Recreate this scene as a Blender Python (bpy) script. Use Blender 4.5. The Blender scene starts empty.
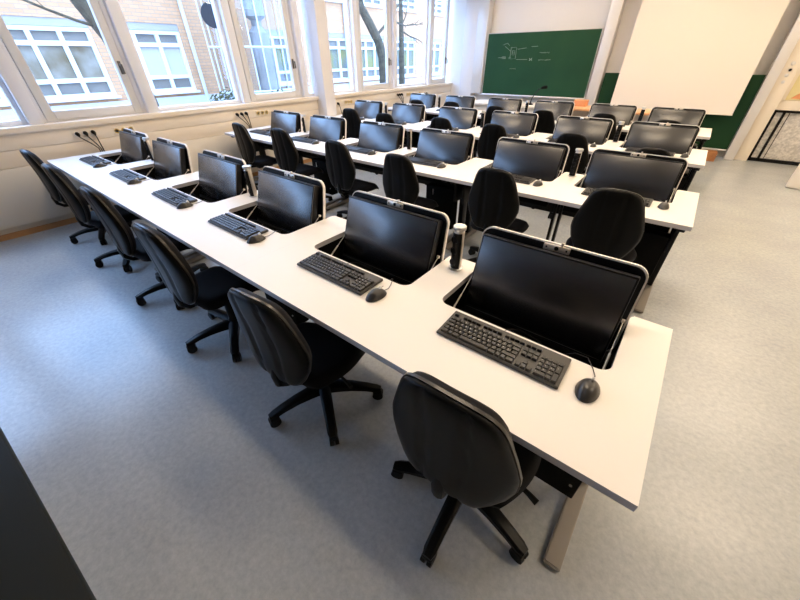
import bpy, bmesh, math, random
from mathutils import Vector, Matrix, Euler
random.seed(7)
PI = math.pi
C = bpy.context.scene.collection

# ------------------------------------------------------------------ materials
def mat(name, col, rough=.5, metal=0.0, spec=.5, noise=None, bump=None, sheen=0.0, coat=0.0):
    m = bpy.data.materials.new(name); m.use_nodes = True
    nt = m.node_tree; b = nt.nodes['Principled BSDF']
    b.inputs['Base Color'].default_value = (*col, 1); b.inputs['Roughness'].default_value = rough
    b.inputs['Metallic'].default_value = metal; b.inputs['Specular IOR Level'].default_value = spec
    b.inputs['Sheen Weight'].default_value = sheen; b.inputs['Coat Weight'].default_value = coat
    if noise or bump:
        tc = nt.nodes.new('ShaderNodeTexCoord')
    if noise:                                   # (scale, second colour, detail)
        n = nt.nodes.new('ShaderNodeTexNoise'); n.inputs['Scale'].default_value = noise[0]; n.inputs['Detail'].default_value = noise[2]
        r = nt.nodes.new('ShaderNodeValToRGB')
        r.color_ramp.elements[0].position = .35; r.color_ramp.elements[1].position = .68
        r.color_ramp.elements[0].color = (*col, 1); r.color_ramp.elements[1].color = (*noise[1], 1)
        nt.links.new(tc.outputs['Object'], n.inputs['Vector']); nt.links.new(n.outputs['Fac'], r.inputs['Fac'])
        nt.links.new(r.outputs['Color'], b.inputs['Base Color'])
    if bump:                                    # (scale, strength)
        n2 = nt.nodes.new('ShaderNodeTexNoise'); n2.inputs['Scale'].default_value = bump[0]; n2.inputs['Detail'].default_value = 3
        bp = nt.nodes.new('ShaderNodeBump'); bp.inputs['Strength'].default_value = bump[1]; bp.inputs['Distance'].default_value = .002
        nt.links.new(tc.outputs['Object'], n2.inputs['Vector']); nt.links.new(n2.outputs['Fac'], bp.inputs['Height'])
        nt.links.new(bp.outputs['Normal'], b.inputs['Normal'])
    return m

def emit_mat(name, col, strength):
    m = bpy.data.materials.new(name); m.use_nodes = True
    b = m.node_tree.nodes['Principled BSDF']
    b.inputs['Base Color'].default_value = (*col, 1)
    b.inputs['Emission Color'].default_value = (*col, 1); b.inputs['Emission Strength'].default_value = strength
    return m

def glass_mat(name, tint=(1, 1, 1)):
    m = bpy.data.materials.new(name); m.use_nodes = True
    nt = m.node_tree; nt.nodes.clear()
    o = nt.nodes.new('ShaderNodeOutputMaterial'); mx = nt.nodes.new('ShaderNodeMixShader')
    t = nt.nodes.new('ShaderNodeBsdfTransparent'); t.inputs['Color'].default_value = (*tint, 1)
    g = nt.nodes.new('ShaderNodeBsdfGlossy'); g.inputs['Roughness'].default_value = .02
    f = nt.nodes.new('ShaderNodeFresnel'); f.inputs['IOR'].default_value = 1.45
    ge = nt.nodes.new('ShaderNodeNewGeometry'); mt = nt.nodes.new('ShaderNodeMath'); mt.operation = 'SUBTRACT'; mt.use_clamp = True
    nt.links.new(f.outputs[0], mt.inputs[0]); nt.links.new(ge.outputs['Backfacing'], mt.inputs[1]); nt.links.new(mt.outputs[0], mx.inputs[0]); nt.links.new(t.outputs[0], mx.inputs[1]); nt.links.new(g.outputs[0], mx.inputs[2])
    nt.links.new(mx.outputs[0], o.inputs[0])
    return m

def floor_mat():
    m = bpy.data.materials.new('linoleum'); m.use_nodes = True
    nt = m.node_tree; b = nt.nodes['Principled BSDF']; L = nt.links
    tc = nt.nodes.new('ShaderNodeTexCoord')
    n1 = nt.nodes.new('ShaderNodeTexNoise'); n1.inputs['Scale'].default_value = 38; n1.inputs['Detail'].default_value = 5; n1.inputs['Roughness'].default_value = .7
    r1 = nt.nodes.new('ShaderNodeValToRGB'); e = r1.color_ramp.elements
    e[0].position = .32; e[0].color = (.38, .405, .415, 1); e[1].position = .68; e[1].color = (.50, .52, .52, 1)
    n2 = nt.nodes.new('ShaderNodeTexNoise'); n2.inputs['Scale'].default_value = 2.2; n2.inputs['Detail'].default_value = 3
    r2 = nt.nodes.new('ShaderNodeValToRGB'); e = r2.color_ramp.elements
    e[0].position = .3; e[0].color = (.88, .88, .9, 1); e[1].position = .7; e[1].color = (1, 1, 1, 1)
    mx = nt.nodes.new('ShaderNodeMix'); mx.data_type = 'RGBA'; mx.blend_type = 'MULTIPLY'; mx.inputs['Factor'].default_value = 1
    L.new(tc.outputs['Object'], n1.inputs['Vector']); L.new(tc.outputs['Object'], n2.inputs['Vector'])
    L.new(n1.outputs['Fac'], r1.inputs['Fac']); L.new(n2.outputs['Fac'], r2.inputs['Fac'])
    L.new(r1.outputs['Color'], mx.inputs['A']); L.new(r2.outputs['Color'], mx.inputs['B']); L.new(mx.outputs['Result'], b.inputs['Base Color'])
    b.inputs['Roughness'].default_value = .27; b.inputs['Specular IOR Level'].default_value = .5
    return m

def brick_mat():
    m = bpy.data.materials.new('brick'); m.use_nodes = True
    nt = m.node_tree; b = nt.nodes['Principled BSDF']; L = nt.links
    tc = nt.nodes.new('ShaderNodeTexCoord'); sp = nt.nodes.new('ShaderNodeSeparateXYZ'); cb = nt.nodes.new('ShaderNodeCombineXYZ')
    br = nt.nodes.new('ShaderNodeTexBrick')
    br.inputs['Color1'].default_value = (.56, .285, .14, 1); br.inputs['Color2'].default_value = (.49, .24, .115, 1); br.inputs['Mortar'].default_value = (.34, .22, .14, 1)
    br.inputs['Scale'].default_value = 1; br.inputs['Brick Width'].default_value = .25; br.inputs['Row Height'].default_value = .085; br.inputs['Mortar Size'].default_value = .009
    L.new(tc.outputs['Object'], sp.inputs[0]); L.new(sp.outputs['Y'], cb.inputs['X']); L.new(sp.outputs['Z'], cb.inputs['Y'])
    L.new(cb.outputs[0], br.inputs['Vector']); L.new(br.outputs['Color'], b.inputs['Base Color'])
    b.inputs['Roughness'].default_value = .9
    return m

M = {}
M['floor'] = floor_mat()
M['wall'] = mat('warm_white_paint', (.80, .72, .62), .7)
M['wall_light'] = mat('white_paint', (.88, .84, .80), .7)
M['wall_dark'] = mat('brown_grey_unseen_wall', (.16, .13, .11), .6)  # for the unseen back wall, darkened so the monitors reflect less
M['panel'] = mat('cream_panel', (.80, .70, .57), .45)
M['panel_low'] = mat('cream_metal_panel', (.74, .67, .56), .5)
M['wood'] = mat('oak_skirting', (.48, .25, .10), .45, noise=(6, (.38, .19, .07), 4))
M['frame'] = mat('white_window_paint', (.80, .80, .84), .35)
M['sash'] = mat('grey_white_sash_paint', (.70, .69, .69), .35)
M['pillar'] = mat('pillar_paint', (.74, .71, .70), .6)
M['glass'] = glass_mat('window_glass', (.97, .98, 1))
M['handle'] = mat('bronze_handle', (.10, .085, .07), .35, .6)
M['top'] = mat('white_laminate', (.83, .79, .735), .42)
M['edge'] = mat('grey_edge_band', (.50, .48, .50), .45)
M['black'] = mat('black_powder_coat', (.003, .003, .0035), .4, spec=.22)
M['black_m'] = mat('black_matte', (.002, .002, .002), .7, spec=.12)
M['leg_grey'] = mat('grey_brown_steel', (.22, .195, .17), .4, .3)
M['screen'] = mat('screen_glass', (.002, .002, .003), .27, spec=.5)
M['screen'].node_tree.nodes['Principled BSDF'].inputs['IOR'].default_value = 2.0
M['bezel'] = mat('screen_bezel', (.004, .004, .005), .3, spec=.25)
M['silver'] = mat('silver_trim', (.62, .61, .59), .3, .8)
M['trim'] = mat('dull_trim', (.10, .10, .10), .35, .4)
M['chrome'] = mat('brushed_steel', (.70, .64, .56), .3, .7)
M['white_rod'] = mat('pale_strut', (.72, .68, .62), .35, .4)
M['kb'] = mat('keyboard_case', (.045, .042, .040), .42)
M['key'] = mat('key_plastic', (.018, .017, .017), .4)
M['legend'] = mat('key_print', (.55, .55, .52), .6)
M['mouse'] = mat('mouse_plastic', (.028, .026, .025), .3)
M['fabric'] = mat('charcoal_fabric', (.0035, .0035, .0055), .6, spec=.12, sheen=.015, bump=(400, .3))
M['shell'] = mat('chair_plastic', (.003, .003, .003), .36, spec=.14)
M['rim'] = mat('chair_rim', (.02, .018, .016), .3)
M['rubber'] = mat('rubber', (.004, .004, .004), .55, spec=.25)
M['board'] = mat('chalkboard_green', (.010, .052, .022), .6, spec=.2, noise=(1.2, (.016, .068, .028), 3))
M['board2'] = mat('chalkboard_dark_green', (.007, .040, .014), .6, spec=.2)
M['chalk'] = mat('chalk', (.62, .66, .62), .9)
M['alu'] = mat('pale_aluminium', (.72, .70, .68), .4, .3)
M['screen_cloth'] = mat('projection_cloth', (.84, .77, .68), .85)
M['cream'] = mat('cream_paint', (.83, .75, .63), .5)
M['wire_glass'] = mat('wired_glass_panel', (.46, .44, .41), .4, noise=(30, (.72, .69, .64), 8))
M['yellow_pane'] = mat('yellow_pane', (.72, .62, .30), .5, noise=(2.2, (.80, .70, .40), 2))
M['orange'] = mat('orange_wood', (.78, .42, .20), .45, noise=(5, (.70, .36, .16), 3))
M['orange2'] = mat('orange_card', (.70, .30, .13), .6)
M['cardboard'] = mat('brown_card', (.40, .17, .06), .7, noise=(9, (.28, .11, .04), 3))
M['white_plastic'] = mat('white_plastic', (.84, .79, .72), .35)
M['yellow'] = mat('yellow_socket', (.80, .56, .10), .4)
M['dark_top'] = mat('dark_tabletop', (.010, .012, .011), .5, spec=.2)
M['brick'] = brick_mat()
M['plaster'] = mat('pale_plaster', (.52, .48, .46), .8)
M['bwin'] = mat('white_upvc', (.66, .66, .66), .4)
M['pane_brown'] = mat('pane_brownish', (.15, .10, .05), .3, spec=.15, noise=(1.6, (.30, .26, .21), 3))
M['pane_blue'] = mat('pane_blind', (.46, .40, .35), .6, spec=.12)
M['pane_olive'] = mat('pane_olive', (.22, .19, .07), .3, spec=.15, noise=(1.4, (.13, .14, .15), 3))
M['pane_small'] = mat('pane_slate', (.20, .17, .14), .4, spec=.15)
M['shutter'] = mat('shutter_box', (.32, .27, .24), .6)
M['bark'] = mat('tree_bark', (.045, .030, .016), .9, noise=(9, (.09, .065, .035), 5), bump=(40, .8))
M['leaf'] = mat('shrub_leaf', (.06, .055, .02), .8, spec=.1, noise=(14, (.13, .11, .05), 3))
M['tower_frame'] = mat('tower_frame', (.5, .51, .53), .4)
M['tower_glass'] = glass_mat('tower_glass', (.88, .91, .94))
M['tower_in'] = mat('tower_inside', (.24, .20, .165), .8, noise=(1.2, (.36, .31, .27), 4))
M['disc'] = mat('dark_disc', (.02, .02, .022), .5, spec=.2)
M['ground'] = mat('pale_paving', (.40, .40, .42), .85, noise=(2, (.5, .5, .52), 3))
M['ceiling'] = mat('ceiling_paint', (.82, .79, .74), .8)
M['lamp_body'] = mat('lamp_housing', (.8, .8, .8), .4)
M['lamp'] = emit_mat('lamp_diffuser', (1.0, .80, .57), 29.0)

# ------------------------------------------------------------------ mesh helpers
class MB:
    def __init__(s): s.bm = bmesh.new()
    def box(s, c, d, bev=0.0, rot=None, seg=2, mi=0):
        r = bmesh.ops.create_cube(s.bm, size=1.0); vs = r['verts']
        bmesh.ops.scale(s.bm, vec=Vector(d), verts=vs)
        fs = list({f for v in vs for f in v.link_faces})
        if bev > 0:
            es = list({e for v in vs for e in v.link_edges})
            rb = bmesh.ops.bevel(s.bm, geom=es, offset=min(bev, min(d) * .49), segments=seg, affect='EDGES', profile=.5)
            fs = list({f for f in rb['faces']} | {f for f in fs if f.is_valid})
            vs = list({v for f in fs for v in f.verts})
        if rot is not None:
            bmesh.ops.rotate(s.bm, cent=(0, 0, 0), matrix=Euler(rot).to_matrix(), verts=vs)
        bmesh.ops.translate(s.bm, vec=Vector(c), verts=vs)
        for f in fs:
            if f.is_valid: f.material_index = mi
        return vs
    def prism(s, pts, z0, z1, side_mi=0, mi=0):
        lo = [s.bm.verts.new((x, y, z0)) for x, y in pts]; hi = [s.bm.verts.new((x, y, z1)) for x, y in pts]
        n = len(pts)
        f = s.bm.faces.new(hi); f.material_index = mi
        f = s.bm.faces.new(lo[::-1]); f.material_index = mi
        for i in range(n):
            f = s.bm.faces.new((lo[i], lo[(i + 1) % n], hi[(i + 1) % n], hi[i])); f.material_index = side_mi
        return lo + hi
    def cyl(s, p0, p1, r0, r1=None, seg=16, mi=0, cap=True):
        r1 = r0 if r1 is None else r1
        return s.tube([p0, p1], [r0, r1], seg, mi, cap)
    def tube(s, path, rad, seg=10, mi=0, cap=True, flat=1.0):
        path = [Vector(p) for p in path]
        if not isinstance(rad, (list, tuple)): rad = [rad] * len(path)
        rings = []; up = None
        for i, p in enumerate(path):
            d = (path[min(i + 1, len(path) - 1)] - path[max(i - 1, 0)]).normalized()
            if up is None:
                up = Vector((0, 0, 1)) if abs(d.z) < .9 else Vector((0, 1, 0))
            a = d.cross(up).normalized(); b = a.cross(d).normalized(); up = b
            rings.append([s.bm.verts.new(p + (a * math.cos(2 * PI * k / seg) + b * math.sin(2 * PI * k / seg) * flat) * rad[i]) for k in range(seg)])
        for i in range(len(rings) - 1):
            for k in range(seg):
                f = s.bm.faces.new((rings[i][k], rings[i][(k + 1) % seg], rings[i + 1][(k + 1) % seg], rings[i + 1][k])); f.material_index = mi
        if cap:
            f = s.bm.faces.new(rings[0][::-1]); f.material_index = mi
            f = s.bm.faces.new(rings[-1]); f.material_index = mi
    def lathe(s, prof, seg=24, c=(0, 0, 0), mi=0):
        rings = [[s.bm.verts.new((c[0] + r * math.cos(2 * PI * k / seg), c[1] + r * math.sin(2 * PI * k / seg), c[2] + z)) for k in range(seg)] for r, z in prof]
        for i in range(len(rings) - 1):
            for k in range(seg):
                f = s.bm.faces.new((rings[i][k], rings[i][(k + 1) % seg], rings[i + 1][(k + 1) % seg], rings[i + 1][k])); f.material_index = mi
        s.bm.faces.new(rings[0][::-1]).material_index = mi; s.bm.faces.new(rings[-1]).material_index = mi
    def grid_solid(s, front, back):
        """front/back: rows of points with the same layout, joined along the rim."""
        nv, nu = len(front), len(front[0])
        F = [[s.bm.verts.new(p) for p in r] for r in front]; B = [[s.bm.verts.new(p) for p in r] for r in back]
        for j in range(nv - 1):
            for i in range(nu - 1):
                s.bm.faces.new((F[j][i], F[j][i + 1], F[j + 1][i + 1], F[j + 1][i])); s.bm.faces.new((B[j][i + 1], B[j][i], B[j + 1][i], B[j + 1][i + 1]))
        for j in range(nv - 1):
            s.bm.faces.new((B[j][0], F[j][0], F[j + 1][0], B[j + 1][0])); s.bm.faces.new((F[j][-1], B[j][-1], B[j + 1][-1], F[j + 1][-1]))
        for i in range(nu - 1):
            s.bm.faces.new((F[0][i + 1], F[0][i], B[0][i], B[0][i + 1])); s.bm.faces.new((F[-1][i], F[-1][i + 1], B[-1][i + 1], B[-1][i]))
    def xf(s, m):
        bmesh.ops.transform(s.bm, matrix=m, verts=s.bm.verts[:]); return s
    def build(s, name, mats, parent=None, ang=35, loc=None):
        bmesh.ops.recalc_face_normals(s.bm, faces=s.bm.faces[:])
        me = bpy.data.meshes.new(name); s.bm.to_mesh(me); s.bm.free()
        for m in (mats if isinstance(mats, (list, tuple)) else [mats]): me.materials.append(m)
        for p in me.polygons: p.use_smooth = True
        me.set_sharp_from_angle(angle=math.radians(ang))
        o = bpy.data.objects.new(name, me); C.objects.link(o)
        if parent is not None: o.parent = parent
        if loc is not None: o.location = loc
        return o

def boxes(name, mats, items, parent=None, bev=0.0):
    b = MB()
    for c, d in items: b.box(c, d, bev)
    return b.build(name, mats, parent)

def empty(name, loc=(0, 0, 0), rz=0.0):
    o = bpy.data.objects.new(name, None); C.objects.link(o); o.location = loc; o.rotation_euler = (0, 0, rz); o.empty_display_size = .1
    return o
def tag(o, label=None, cat=None, group=None, kind=None):
    if label: o['label'] = label
    if cat: o['category'] = cat
    if group: o['group'] = group
    if kind: o['kind'] = kind
    return o
def structure(o, label, cat):
    return tag(o, label, cat, kind='structure')
def copy_tree(o, parent=None):
    c = o.copy(); C.objects.link(c)
    if parent is not None: c.parent = parent
    for ch in list(o.children): copy_tree(ch, c)
    return c
def arc(cx, cy, r, a0, a1, n=6):
    return [(cx + r * math.cos(math.radians(a0 + (a1 - a0) * i / n)), cy + r * math.sin(math.radians(a0 + (a1 - a0) * i / n))) for i in range(n + 1)]
def rrect(x0, y0, x1, y1, r, n=5):
    return arc(x1 - r, y0 + r, r, -90, 0, n) + arc(x1 - r, y1 - r, r, 0, 90, n) + arc(x0 + r, y1 - r, r, 90, 180, n) + arc(x0 + r, y0 + r, r, 180, 270, n)

# ------------------------------------------------------------------ layout numbers (metres)
XW = -5.75                                   # inner face of the window wall
YB = 8.60                                    # inner face of the blackboard wall
XR, Y0, ZC = 2.7, -5.2, 3.15
ROW = [0.0, 2.0, 3.80, 5.516]                # front edges of the desk rows
ST = [-.48, -1.33, -2.25, -3.15, -4.10, -5.01]   # work places, counted from the aisle
ROWTXT = ['in the row farthest from the blackboard', 'in the third row from the blackboard', 'in the second row from the blackboard', 'in the row nearest the blackboard']
STTXT = ['at the aisle end', 'second from the aisle', 'third from the aisle', 'third from the windows', 'second from the windows', 'at the window end']

# ------------------------------------------------------------------ room shell
structure(boxes('floor', M['floor'], [(((XW + XR) / 2, (Y0 + YB) / 2, -.05), (XR - XW + .4, YB - Y0 + .4, .1))]), 'mottled blue-grey linoleum floor of the classroom', 'floor')
structure(boxes('ceiling', M['ceiling'], [(((XW + XR) / 2, (Y0 + YB) / 2, ZC + .06), (XR - XW + .5, YB - Y0 + .5, .12))]), 'plain pale ceiling above the classroom', 'ceiling')
structure(boxes('wall_right', M['wall'], [((XR + .06, (Y0 + YB) / 2, ZC / 2), (.12, YB - Y0, ZC))]), 'plain warm white wall along the aisle side', 'wall')
structure(boxes('wall_back', M['wall_dark'], [(((XW + XR) / 2, Y0 - .06, ZC / 2), (XR - XW + .4, .12, ZC))]), 'plain brown-grey wall opposite the blackboard', 'wall')
structure(boxes('wall_front', M['wall_light'], [(((XW + XR) / 2, YB + .06, ZC / 2), (XR - XW + .5, .12, ZC))]), 'pinkish white wall that carries the blackboards', 'wall')
structure(boxes('wall_left', M['panel_low'], [((XW - .10, (Y0 + YB) / 2, .50), (.2, YB - Y0, 1.0)), ((XW - .10, (Y0 + YB) / 2, 3.02), (.2, YB - Y0, .26))]), 'cream wall below and above the row of windows', 'wall')
# cable trunking, heater casing, skirting and sill along the window wall
b = MB()
b.box((XW + .012, (Y0 + YB) / 2, .765), (.03, YB - Y0, .158), .003); b.box((XW + .012, (Y0 + YB) / 2, .9185), (.03, YB - Y0, .144), .003)
structure(b.build('trim_1', M['panel']), 'cream cable trunking with a seam under the window sill', 'trim')
structure(boxes('trim_2', M['panel_low'], [((XW + .02, (Y0 + YB) / 2, .402), (.045, YB - Y0, .562))], bev=.006), 'cream casing panel low on the window wall', 'trim')
structure(boxes('baseboard_left', M['wood'], [((XW + .008, (Y0 + YB) / 2, .03), (.02, YB - Y0, .06))]), 'orange-brown wooden skirting under the windows', 'baseboard')
structure(boxes('trim_3', M['panel'], [((XW + .0, (Y0 + YB) / 2, 1.022), (.13, YB - Y0, .06))], bev=.01), 'cream window sill running along the window wall', 'trim')

# windows: mullions, fixed panes and opening sashes
Z0, Z1 = 1.05, 2.89
def frame_ring(name, y0, y1, z0, z1, w, xc, d, m, parent):
    b = MB()
    b.box((xc, y0 + w / 2, (z0 + z1) / 2), (d, w, z1 - z0), .008); b.box((xc, y1 - w / 2, (z0 + z1) / 2), (d, w, z1 - z0), .008)
    b.box((xc, (y0 + y1) / 2, z0 + w / 2), (d, y1 - y0 - 2 * w, w), .008); b.box((xc, (y0 + y1) / 2, z1 - w / 2), (d, y1 - y0 - 2 * w, w), .008)
    return b.build(name, m, parent)
mull = []
wn = 0
for k in range(-2, 4):
    yb = 2.48 * k
    # fixed light then opening sash, each its own window
    for kind, a, e in (('fixed', yb + 1.27, yb + 2.60), ('sash', yb + 2.60, yb + 3.75)):
        if a < Y0 - .2 or e > YB + .3: continue
        e = min(e, YB - .12)
        wn += 1
        w = empty('window_%d' % wn, (0, 0, 0))
        structure(w, ('tall fixed window pane' if kind == 'fixed' else 'tall opening window with a dark handle') + ' facing the courtyard', 'window')
        frame_ring('window_frame', a + .05, e - .05, Z0, Z1, .05, XW - .10, .09, M['frame'], w)
        if kind == 'sash':
            s = frame_ring('sash', a + .105, e - .105, Z0 + .02, Z1 - .05, .085, XW - .075, .07, M['sash'], w)
            h = MB(); h.box((XW - .036, e - .15, 1.53), (.012, .032, .13), .004); h.tube([(XW - .03, e - .15, 1.56), (XW + .012, e - .15, 1.56), (XW + .016, e - .15, 1.47)], .011, 8)
            h.build('handle', M['handle'], s)
            boxes('pane', M['glass'], [((XW - .085, (a + e) / 2, (Z0 + Z1) / 2), (.008, e - a - .36, Z1 - Z0 - .22))], w)
        else:
            boxes('pane', M['glass'], [((XW - .11, (a + e) / 2, (Z0 + Z1) / 2), (.008, e - a - .2, Z1 - Z0 - .1))], w)
for i, y in enumerate([-3.69, -2.36, -1.21, .12, 1.27, 2.60, 3.75, 5.08, 6.23, 7.56]):
    o = boxes('trim_%d' % (i + 4), M['frame'], [((XW - .075, y, (Z0 + Z1) / 2), (.19, .115, Z1 - Z0))], bev=.006)
    structure(o, 'white window post number %d along the window wall' % (i + 1), 'trim')
structure(boxes('trim_20', M['pillar'], [((XW + .085, 4.075, ZC / 2), (.33, .235, ZC))], bev=.012), 'square pale pillar standing between the windows', 'trim')
structure(boxes('trim_21', M['pillar'], [((-5.17, 8.48, ZC / 2), (.34, .24, ZC))], bev=.01), 'pale pillar in the corner beside the blackboard', 'trim')

# ------------------------------------------------------------------ blackboard wall
bb = empty('blackboard', (-3.49, 8.40, 0))
tag(bb, 'wide raised green blackboard with a chalk diagram, between pale rails', 'blackboard')
boxes('writing_surface', M['board'], [((0, 0, 1.44), (2.40, .03, 1.165))], bb)
frame_b = MB()
frame_b.box((0, -.004, 2.028), (2.42, .045, .012), .004); frame_b.box((0, -.004, .850), (2.44, .045, .022), .004)
frame_b.box((-1.205, -.004, 1.44), (.01, .045, 1.17), .004); frame_b.box((1.205, -.004, 1.44), (.01, .045, 1.17), .004)
frame_b.build('frame', M['alu'], bb)
boxes('chalk_tray', M['alu'], [((0, -.045, .843), (2.4, .07, .016))], bb, .004)
def stroke(pts, r=.006, name='chalk_line'):
    ch = MB(); ch.tube([(x, -.0165, z) for x, z in pts], r, 5, flat=.35); ch.build(name, M['chalk'], bb)
def U(px, py):                                # chalk layout drawn on a 0..1 board
    return (-1.2 + (px * 1.07 + .012) * 2.4, 2.02 - py * 1.165)
for a in ([(.22, .22), (.27, .22), (.27, .40), (.22, .40), (.22, .22)], [(.235, .27), (.255, .27), (.255, .34), (.235, .34), (.235, .27)], [(.14, .18), (.18, .15), (.20, .19)],
          [(.16, .20), (.22, .28)], [(.28, .25), (.36, .23)], [(.40, .215), (.455, .21)], [(.11, .38), (.15, .38)], [(.20, .39), (.23, .37)], [(.145, .365), (.18, .365), (.18, .395), (.145, .395)],
          [(.28, .41), (.38, .41)], [(.40, .39), (.40, .43), (.42, .39), (.42, .43)]):
    stroke([U(*p) for p in a])
def scribble(x, y, n, w=.011, h=.02):
    pts = []
    for i in range(n * 2):
        pts.append(U(x + i * w / 2, y + (h if i % 2 else 0) * random.uniform(.5, 1.1)))
    stroke(pts, .0045, 'chalk_word')
scribble(.48, .30, 8); scribble(.48, .41, 10); scribble(.23, .55, 6); scribble(.14, .37, 4); scribble(.235, .30, 2)
for nm, x, z0, z1, w, lab in (('trim_22', -4.865, .85, 3.1, .27, 'pale upright rail of the blackboard beside the corner pillar'),
                              ('trim_23', -2.145, .60, 3.1, .20, 'pale upright rail between the raised and the lowered blackboard'),
                              ('trim_24', .505, .0, 3.1, .145, 'pale grey upright rail reaching the floor beside the screen')):
    structure(boxes(nm, M['alu'], [((x, 8.46, (z0 + z1) / 2), (w, .24, z1 - z0))], bev=.012), lab, 'trim')
b2 = empty('blackboard', (-.80, 8.43, 0))
tag(b2, 'lowered dark green blackboard mostly behind the white projection screen', 'blackboard')
boxes('writing_surface', M['board2'], [((0, 0, .735), (2.44, .03, 1.16))], b2)
fb = MB(); fb.box((0, -.004, .145), (2.44, .05, .025), .004)
fb.build('frame', M['alu'], b2)
ps = empty('projection_screen', (-.742, 8.2, 0))
tag(ps, 'large blank cream projection screen pulled down before the lowered blackboard', 'projection screen')
boxes('cloth', M['screen_cloth'], [((0, 0, 1.81), (1.96, .004, 2.17))], ps)
boxes('bottom_bar', M['screen_cloth'], [((0, 0, .735), (1.97, .022, .022))], ps, .008)
boxes('roller_case', M['white_plastic'], [((0, 0, 2.98), (2.15, .12, .14))], ps, .02)
boxes('wall_bracket', M['alu'], [((-.85, .22, 2.98), (.05, .33, .05)), ((.85, .22, 2.98), (.05, .33, .05))], ps)

# door at the aisle side of the front wall
d1 = empty('door_1', (0, 0, 0)); structure(d1, 'cream door with a black framed wired glass panel beside the blackboard rail', 'door')
boxes('door_frame', M['cream'], [((.675, 8.53, 1.55), (.19, .17, 3.1)), ((1.86, 8.53, 1.55), (.12, .17, 3.1)), ((1.28, 8.53, 2.4), (1.04, .17, .3))], d1, .006)
boxes('door_leaf', M['cream'], [((1.285, 8.565, .885), (1.02, .05, .15)), ((.80, 8.565, 1.60), (.06, .05, 1.30)), ((1.77, 8.565, 1.60), (.06, .05, 1.30)), ((1.285, 8.565, 2.22), (.91, .05, .06))], d1)
kick = boxes('lower_panel', M['wire_glass'], [((1.285, 8.57, .41), (1.0, .03, .79))], d1)
fr = MB()
fr.box((.795, 8.545, .41), (.035, .05, .82)); fr.box((.915, 8.545, .41), (.035, .05, .80)); fr.box((1.285, 8.545, .80), (1.0, .05, .035)); fr.box((1.285, 8.545, .028), (1.0, .05, .055)); fr.box((1.78, 8.545, .41), (.03, .05, .82))
fr.box((.985, 8.553, .41), (.008, .02, .76))
fr.build('black_frame', M['black'], kick)
up = boxes('upper_pane', M['yellow_pane'], [((1.285, 8.575, 1.575), (.91, .02, 1.22))], d1)
blot = MB(); blot.prism([(.0, .0), (.16, -.01), (.2, .04), (.12, .06), (.10, .1), (.05, .05)], 0, .004); blot.xf(Matrix.Translation((.89, 8.562, .99)) @ Matrix.Rotation(PI / 2, 4, 'X'))
blot.build('orange_mark', M['orange2'], up)
kn = empty('rotary_switch', (.68, 8.445, 1.385)); tag(kn, 'small round black knob on the cream post beside the door', 'switch')
b = MB(); b.cyl((0, 0, 0), (0, -.028, 0), .020, .017, 16); b.build('grip', M['black'], kn)
b = MB(); b.cyl((0, .001, 0), (0, -.006, 0), .028, None, 20); b.build('rosette', M['chrome'], kn)
for z, r, lab in ((1.47, .022, 'pale round button above the black knob on the cream post'), (1.31, .020, 'pale round button just below the black knob on the cream post'), (1.22, .018, 'lowest pale round button on the cream post by the door')):
    b = MB(); b.lathe([(r * 1.3, 0), (r * 1.3, .004), (r, .006), (r, .014), (r * .6, .016)], 16)
    b.xf(Matrix.Rotation(PI / 2, 4, 'X'))
    tag(b.build('wall_button', M['alu'], loc=(.675, 8.446, z)), lab, 'button', 'pale buttons on the door post')
# pale box at the edge of the aisle
wb = empty('storage_box', (1.44, 6.93, 0), math.radians(-20)); tag(wb, 'white free-standing storage box with a dark round hole, on the aisle floor', 'box')
b = MB(); b.box((0, 0, .28), (.46, .46, .56), .03, seg=3); b.build('body', M['white_plastic'], wb)
b = MB(); b.cyl((-.226, .10, .285), (-.234, .10, .285), .035, None, 20); b.build('hole', M['black_m'], wb)
b = MB(); b.box((0, 0, .575), (.48, .48, .03), .012); b.build('lid', M['white_plastic'], wb)
# brown carton at the end of the rows, lecturer's bench, carton and microphone
cb = empty('carton', (.21, 8.12, 0), .1); tag(cb, 'small brown carton on the floor beyond the desk row ends', 'box')
b = MB(); b.box((0, 0, .075), (.16, .2, .15), .004); b.build('body', M['cardboard'], cb)
b = MB(); b.box((-.04, 0, .153), (.077, .2, .006), .001); b.box((.04, 0, .153), (.077, .2, .006), .001); b.build('flap', M['cardboard'], cb)
lb = empty('side_table', (-1.45, 7.3, 0)); tag(lb, 'orange-topped table standing between the last desk row and blackboards', 'table')
boxes('bench_top', M['orange'], [((0, 0, .79), (1.75, .62, .036))], lb, .006)
boxes('front_panel', M['white_plastic'], [((0, .26, .44), (1.7, .025, .66))], lb)
for x in (-.83, .83): boxes('support_panel', M['white_plastic'], [((x, 0, .386), (.03, .56, .772))], lb)
gd = empty('lecturer_desk', (-3.45, 7.2, 0)); tag(gd, 'pale lecturer desk under the raised blackboard, carrying the gooseneck microphone', 'desk')
boxes('desk_top', M['white_plastic'], [((0, 0, .79), (1.7, .70, .036))], gd, .006)
boxes('front_panel', M['white_plastic'], [((0, -.28, .44), (1.6, .025, .66))], gd)
for x in (-.80, .80): boxes('side_panel', M['white_plastic'], [((x, 0, .386), (.03, .62, .772))], gd)
ob = empty('folder_box', (-2.10, 7.45, .808), -.05); tag(ob, 'flat orange carton lying on the orange-topped table', 'box')
b = MB(); b.box((0, 0, .045), (.22, .16, .09), .004); b.build('body', M['orange2'], ob)
b = MB(); b.box((0, 0, .097), (.226, .166, .016), .003); b.build('lid', M['orange'], ob)
mc = empty('gooseneck_microphone', (-2.97, 7.1, .808)); tag(mc, 'black gooseneck microphone rising before the green blackboard', 'microphone')
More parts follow.
